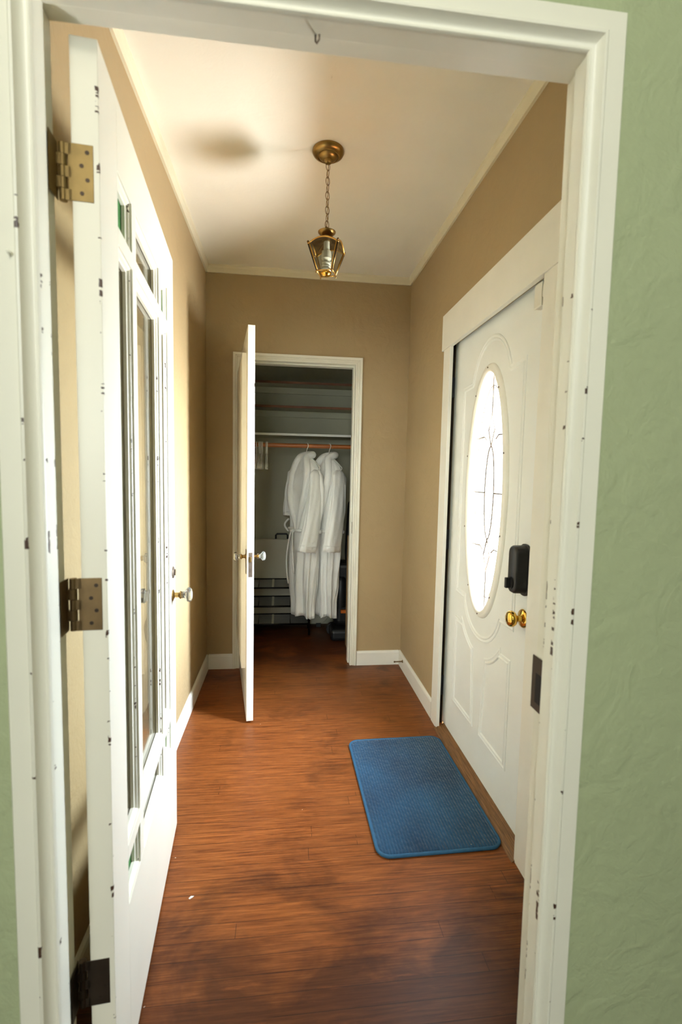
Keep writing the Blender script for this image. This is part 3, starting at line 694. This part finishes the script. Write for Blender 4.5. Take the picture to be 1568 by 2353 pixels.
def make_robe(x, label, hl_, seed, alpha, hem_w, hem_d, far_len, near_off):
    rnd = random.Random(seed)
    ax = Vector((math.cos(alpha), -math.sin(alpha), 0)); fn = Vector((-math.sin(alpha), -math.cos(alpha), 0))   # fn = front of the robe
    h = make_hanger((x, RY, RZ), ax, .003, .17); tag(h, hl_, 'hanger', 'white hangers holding the robes')
    T = Vector((x, RY, 1.475))
    e = empty('bathrobe', (x, RY, RZ-.06)); tag(e, label, 'bathrobe', 'white robes hanging in the closet')
    #        z below T, half width, half depth, fold amplitude
    key = [(0.0, .030, .030, 0), (.03, .052, .045, 0), (.06, .10, .055, .002), (.10, .132, .060, .004), (.15, .166, .070, .006), (.25, .180, .078, .010), (.40, .176, .078, .012), (.55, .155, .070, .012), (.60, .150, .068, .010),
           (.75, .138, .066, .015), (1.0, (.135+hem_w)/2, .064, .018), (1.15, hem_w, hem_d, .020), (1.255, hem_w, hem_d, .021)]
    ph = rnd.random()*6
    def prm(d):
        for (a, b) in zip(key, key[1:]):
            if d <= b[0]:
                t = (d-a[0])/(b[0]-a[0]); t = t*t*(3-2*t)
                return [a[k]+(b[k]-a[k])*t for k in (1, 2, 3)]
        return key[-1][1:]
    def S(th, d, out=0.0):
        w, dp, am = prm(d)
        c, s_ = math.cos(th), math.sin(th)
        cc = math.copysign(abs(c)**.85, c); ss = math.copysign(abs(s_)**.85, s_)
        f = am*(math.sin(7*th+ph+d*1.4)+.6*math.sin(13*th+2*ph-d*2.1)+.4*math.sin(4*th+d*5))
        sway = .012*math.sin(d*3+ph)
        return T+ax*((w+f+out)*cc+sway)+fn*((dp+f*.9+out)*ss)+Vector((0, 0, -d-(.012*math.sin(3*th+ph) if d > 1.2 else 0)))
    rings = []
    nz = 46
    for i in range(nz+1):
        d = 1.255*(i/nz)**1.0
        rings.append([S(2*PI*j/72, d) for j in range(72)])
    MB().rings(rings).build('robe_body', M['terry'], e, smooth='all')
    # sleeves
    def sleeve(sgn, ln, r0, r1, fwd, side, nm, flat=.5, bell=0.0):
        st = T+ax*(sgn*.135)+Vector((0, 0, -.115)); en = st+ax*(sgn*side)+fn*fwd+Vector((0, 0, -ln))
        md = st.lerp(en, .45)+ax*(sgn*(.035+bell))
        rr = []; nn = 26
        for i in range(nn+1):
            t = i/nn; p = st*(1-t)**2+md*2*t*(1-t)+en*t*t
            tg = ((md-st)*(1-t)+(en-md)*t).normalized(); r = (r0+(r1-r0)*t)
            if i == 0: r *= .45
            if i == 1: r *= .8
            u = (fn*.8+ax*sgn*.25); u = (u-tg*u.dot(tg)).normalized(); v = tg.cross(u)
            row = []
            for j in range(40):
                a = 2*PI*j/40; am = .005*t+.003
                k = 1+ (am*math.sin(5*a+ph+t*4)+am*.7*math.sin(9*a-t*5))/max(r, .02)
                row.append(p+u*(math.cos(a)*r*k)+v*(math.sin(a)*r*k*flat))
            rr.append(row)
        sl = MB().rings(rr).build(nm, M['terry'], e, smooth='all')
        # turned-back cuff hem line
        t = .93; p = st*(1-t)**2+md*2*t*(1-t)+en*t*t; tg = (en-md).normalized(); u = (fn*.8+ax*sgn*.25); u = (u-tg*u.dot(tg)).normalized(); v = tg.cross(u); r = r1*1.03
        pts = [p+u*(math.cos(2*PI*j/30)*r)+v*(math.sin(2*PI*j/30)*r*flat) for j in range(30)]
        MB().tube(pts, .0032, 6, loop=True).build('cuff_seam', M['terry'], sl, smooth='all')
        return sl
    sleeve(1, .60, .074, .094, near_off, .035, 'sleeve', .46, .012)
    sleeve(-1, far_len, .06, .045, .05, .02, 'sleeve', .5)
    # shawl collar
    cl = []
    for k in range(41):
        t = -1+2*k/40
        if abs(t) > .30:
            q = (abs(t)-.30)/.70; d = .028+.545*q
            off = .62*(1-q)**1.1+.05
            th = PI/2 - math.copysign(off, t)
            p = S(th, d, .010+.006*(1-q))
        else:
            a = t/.30*PI*.80
            p = T+ax*(.052*math.sin(a))+fn*(-.046*math.cos(a))+Vector((0, 0, -.004-.026*(abs(t)/.3)**2+.012))
        cl.append(p)
    MB().tube(cl, [.010+.019*min(1, (1-abs(-1+2*k/40))*3.2) for k in range(41)], 12).build('collar', M['terry'], e, smooth='all', subd=1)
    # belt with knot and two hanging ends
    bt = [S(2*PI*k/48, .575, .011) for k in range(48)]
    b = MB().tube(bt, .013, 8, loop=True, sy=.5).build('belt', M['terry'], e, smooth='all')
    kp = S(PI*.56, .58, .022)
    MB().tube([kp+ax*-.022, kp+fn*.008, kp+ax*.022+Vector((0, 0, -.006))], [.014, .020, .013], 10).build('knot', M['terry'], b, smooth='all', subd=1)
    for sgn, ln in ((-1, .42), (1, .33)):
        pts = [kp+ax*(sgn*(.012+.03*math.sin(t*2.2)))+fn*(.006+.020*math.sin(t*3))+Vector((0, 0, -t*ln)) for t in [k/10 for k in range(11)]]
        MB().tube(pts, .014, 8, sy=.45).build('belt_end', M['terry'], b, smooth='all')
    lp = [S(PI*.86, .50+.012*0, .012)+fn*(.02*math.sin(t*PI))+ax*(-.03*math.sin(t*PI))+Vector((0, 0, -.10*t)) for t in [k/8 for k in range(9)]]
    MB().tube(lp, .008, 8).build('belt_loop', M['terry'], b, smooth='all')
make_robe(.158, 'white terry bathrobe hanging on the left, nearer the bare hangers', 'white hanger holding the left robe', 3, math.radians(56), .100, .052, .36, .105)
make_robe(.332, 'white terry bathrobe hanging on the right, nearer the dark vacuum cleaner', 'white hanger holding the right robe', 11, math.radians(60), .088, .050, .36, .085)

# folding table leaning at the rear wall
ft = empty('folding_table', (-.1, 4.09, 0)); tag(ft, 'off-white folded plastic table with black handle, standing upright behind the rack', 'folding table')
tx0, tx1, tz0, tz1 = -.53, .385, .035, .772
pts = [(x+(tx0+tx1)/2, z+(tz0+tz1)/2) for x, z in rrect(tx1-tx0, tz1-tz0, .075)]
for ya in (4.068, 4.101):
    MB().rings([[(x, ya, z) for x, z in pts], [(x, ya+.030, z) for x, z in pts]]).build('table_half', M['tabletop'], ft, bevel=.006, smooth=True)
MB().tube([(-.078, 4.10, .765), (-.078, 4.10, .803), (-.068, 4.10, .815), (.012, 4.10, .815), (.022, 4.10, .803), (.022, 4.10, .765)], .0075, 10).build('handle', M['black'], ft, smooth='all')
for xx in (-.45, .30):
    MB().box(xx-.02, xx+.02, 4.075, 4.12, 0, .05).build('foot', M['black'], ft)

# shoe rack
rk = empty('shoe_rack', (-.1, 3.95, 0)); tag(rk, 'black metal shoe rack with three grey fabric tiers, before the folded table', 'shoe rack')
rx0, rx1, ry0, ry1 = -.50, .206, 3.875, 4.045
for xx in (rx0, rx1):
    MB().tube([(xx, ry0, 0), (xx, ry0, .44)], .0085, 10).tube([(xx, ry1, 0), (xx, ry1, .49)], .0085, 10).tube([(xx, ry0, .44), (xx, ry1, .49)], .0085, 10).tube([(xx, ry0, .06), (xx, ry1, .06)], .007, 10).build('side_frame', M['blackmetal'], rk, smooth='all')
for zf, zr in ((.092, .128), (.243, .282), (.398, .433)):
    s_ = MB().tube([(rx0, ry0, zf), (rx1, ry0, zf)], .0078, 10).tube([(rx0, ry1, zr), (rx1, ry1, zr)], .0078, 10)
    for xx in (-.36, -.211, .03+.02): s_.tube([(xx, ry0, zf), (xx+.0, ry1, zr)], .003, 6)
    t_ = s_.build('tier', M['blackmetal'], rk, smooth='all')
    def cloth(xa, xb, m, nm, up):
        g = MB(); n = 6
        g.rings([[(xa, ry0+(ry1-ry0)*k/n, zf+(zr-zf)*k/n+up-.004*math.sin(PI*k/n)) for k in range(n+1)], [(xb, ry0+(ry1-ry0)*k/n, zf+(zr-zf)*k/n+up-.004*math.sin(PI*k/n)) for k in range(n+1)]], closed=False, caps=False)
        o_ = g.build(nm, m, t_); md = o_.modifiers.new('t', 'SOLIDIFY'); md.thickness = .002
    cloth(rx0+.008, rx1-.008, M['rackcloth'], 'fabric', .001)
    cloth(-.103, -.085, M['tabletop'], 'support_strip', .0035)

# vacuum cleaner
vc = empty('vacuum_cleaner', (.47, 3.85, 0)); tag(vc, 'black upright vacuum cleaner with an orange accent in the closet corner', 'vacuum cleaner')
def rb(c, sx, sy, sz, m, nm, bev=.02, par=vc): return MB().box(c[0]-sx/2, c[0]+sx/2, c[1]-sy/2, c[1]+sy/2, c[2]-sz/2, c[2]+sz/2).build(nm, m, par, bevel=bev, seg=4)
rb((.49, 3.80, .05), .24, .22, .10, M['black'], 'floor_head', .03)
rb((.49, 3.86, .36), .17, .15, .54, M['black'], 'body', .05)
rb((.485, 3.772, .225), .06, .03, .028, M['orange'], 'accent_clip', .006)
MB().lathe([(.02, 0), (.055, .01), (.058, .1), (.05, .22), (.03, .25)], (.45, 3.775, .26), (0, 0, 1), 24).build('dust_bin', M['black'], vc, smooth=True)
MB().tube([(.51, 3.86, .60), (.515, 3.86, .8), (.522, 3.85, 1.02), (.525, 3.83, 1.09), (.525, 3.80, 1.12)], [.024, .022, .022, .024, .022], 14).build('handle', M['black'], vc, smooth='all', subd=1)
MB().tube([(.40, 3.86, .05), (.40, 3.90, .05)], .05, 20).build('wheel', M['black'], vc, smooth=True)
MB().tube([(.545, 3.80, .5), (.56, 3.78, .7), (.545, 3.79, .9), (.53, 3.82, 1.0)], .015, 10).build('hose', M['black'], vc, smooth='all', subd=1)
# carton
cb = empty('cardboard_box', (.575, 3.5, 0)); tag(cb, 'tall tan cardboard box standing just inside the closet on the right', 'box')
MB().box(.480, .66, 3.36, 3.64, 0, .868).build('carton', M['cardboard'], cb, bevel=.002)
MB().box(.4795, .6605, 3.49, 3.51, .02, .8685).build('tape', M['cardboard'], cb)

# ------------------------------------------------------------------ light
def area(name, loc, target, sx, sy, power, col, shape='RECTANGLE', spread=180):
    l = bpy.data.lights.new(name, 'AREA'); l.shape = shape; l.size = sx; l.size_y = sy; l.energy = power; l.color = col; l.spread = math.radians(spread)
    o = bpy.data.objects.new(name, l); COL.objects.link(o); o.location = loc
    d = Vector(target)-Vector(loc); o.rotation_euler = d.to_track_quat('-Z', 'Y').to_euler()
    return o
po = area('daylight_portal', (.905, OC[0], OC[1]), (0, OC[0], OC[1]), .36, 1.04, 1, (1, 1, 1))
po.data.cycles.is_portal = True
area('green_room_window', (-.9, -4.0, 1.85), (.1, 1.0, 1.6), 1.7, 1.2, 45, (.93, 1.0, .98), spread=130)
pl_ = bpy.data.lights.new('green_room_high_fill', 'POINT'); pl_.energy = 30; pl_.color = (1.0, .95, .80); pl_.shadow_soft_size = .14  # unseen fill light added for the top-heavy falloff on the green wall
po_ = bpy.data.objects.new('green_room_high_fill', pl_); COL.objects.link(po_); po_.location = (-.25, -.75, 2.45)
w = bpy.data.worlds.new('World'); sc.world = w; w.use_nodes = True
wt = w.node_tree; bg = wt.nodes['Background']
tc = wt.nodes.new('ShaderNodeTexCoord'); sp3 = wt.nodes.new('ShaderNodeSeparateXYZ'); mr_ = wt.nodes.new('ShaderNodeMapRange'); rp = wt.nodes.new('ShaderNodeValToRGB')
wt.links.new(tc.outputs['Generated'], sp3.inputs[0]); wt.links.new(sp3.outputs['Z'], mr_.inputs['Value'])
mr_.inputs['From Min'].default_value = -1; mr_.inputs['From Max'].default_value = 1
wt.links.new(mr_.outputs[0], rp.inputs[0])
e = rp.color_ramp.elements; e[0].position = .05; e[0].color = (5.4, 5.3, 5.0, 1); e[1].position = .56; e[1].color = (1.35, 1.50, 1.66, 1)
for p_, c_ in ((.11, (4.9, 4.83, 4.6, 1)), (.17, (1.6, 1.58, 1.5, 1)), (.24, (.95, .94, .90, 1)), (.38, (.95, .98, .97, 1))):
    q_ = e.new(p_); q_.color = c_
# sky shaped by hand: brighter to the near side, dimmed to the far side
mr2 = wt.nodes.new('ShaderNodeMapRange'); wt.links.new(sp3.outputs['Y'], mr2.inputs['Value']); mr2.inputs['From Min'].default_value = -1
my_ = wt.nodes.new('ShaderNodeValToRGB'); wt.links.new(mr2.outputs[0], my_.inputs[0])
f_ = my_.color_ramp.elements; f_[0].position = .22; f_[0].color = (1.3, 1.3, 1.3, 1); f_[1].position = .925; f_[1].color = (.07, .07, .07, 1)
for p_, c_ in ((.5, .8), (.83, .6)):
    q_ = f_.new(p_); q_.color = (c_, c_, c_, 1)
mz_ = wt.nodes.new('ShaderNodeMapRange'); wt.links.new(sp3.outputs['Z'], mz_.inputs['Value'])
mz_.inputs['From Min'].default_value = -.34; mz_.inputs['From Max'].default_value = -.06
mm_ = wt.nodes.new('ShaderNodeMix'); mm_.data_type = 'FLOAT'
wt.links.new(mz_.outputs[0], mm_.inputs[0]); mm_.inputs[2].default_value = 1.0; wt.links.new(my_.outputs[0], mm_.inputs[3])
st_ = wt.nodes.new('ShaderNodeMath'); st_.operation = 'MULTIPLY'; st_.inputs[1].default_value = 96; wt.links.new(mm_.outputs[0], st_.inputs[0])
wt.links.new(rp.outputs[0], bg.inputs[0]); wt.links.new(st_.outputs[0], bg.inputs[1])

# ------------------------------------------------------------------ camera
R = Vector((0.99316729, -0.11494722, 0.02014607)); U = Vector((-0.01076163, 0.08168511, 0.99660009)); F = Vector((0.11620204, 0.99000741, -0.07988996))
cam = bpy.data.cameras.new('camera'); co = bpy.data.objects.new('camera', cam); COL.objects.link(co)
mt = Matrix(((R.x, U.x, -F.x, 0), (R.y, U.y, -F.y, 0), (R.z, U.z, -F.z, 1.34), (0, 0, 0, 1)))
co.matrix_world = mt
cam.sensor_fit = 'VERTICAL'; cam.sensor_height = 36; cam.lens = 1095.5/2353*36; cam.clip_start = .02
cam.dof.use_dof = True; cam.dof.focus_distance = 2.9; cam.dof.aperture_fstop = 3.6
sc.camera = co
sc.view_settings.view_transform = 'Standard'; sc.view_settings.look = 'None'; sc.view_settings.gamma = 1; sc.view_settings.exposure = 0.23
sc.view_settings.use_curve_mapping = False
cy = sc.cycles
cy.use_denoising = True; cy.max_bounces = 10; cy.diffuse_bounces = 5; cy.glossy_bounces = 4; cy.use_adaptive_sampling = True; cy.adaptive_threshold = .15; cy.adaptive_min_samples = 16; cy.transparent_max_bounces = 16; cy.transmission_bounces = 8
cy.sample_clamp_indirect = 8; cy.caustics_reflective = False; cy.caustics_refractive = False
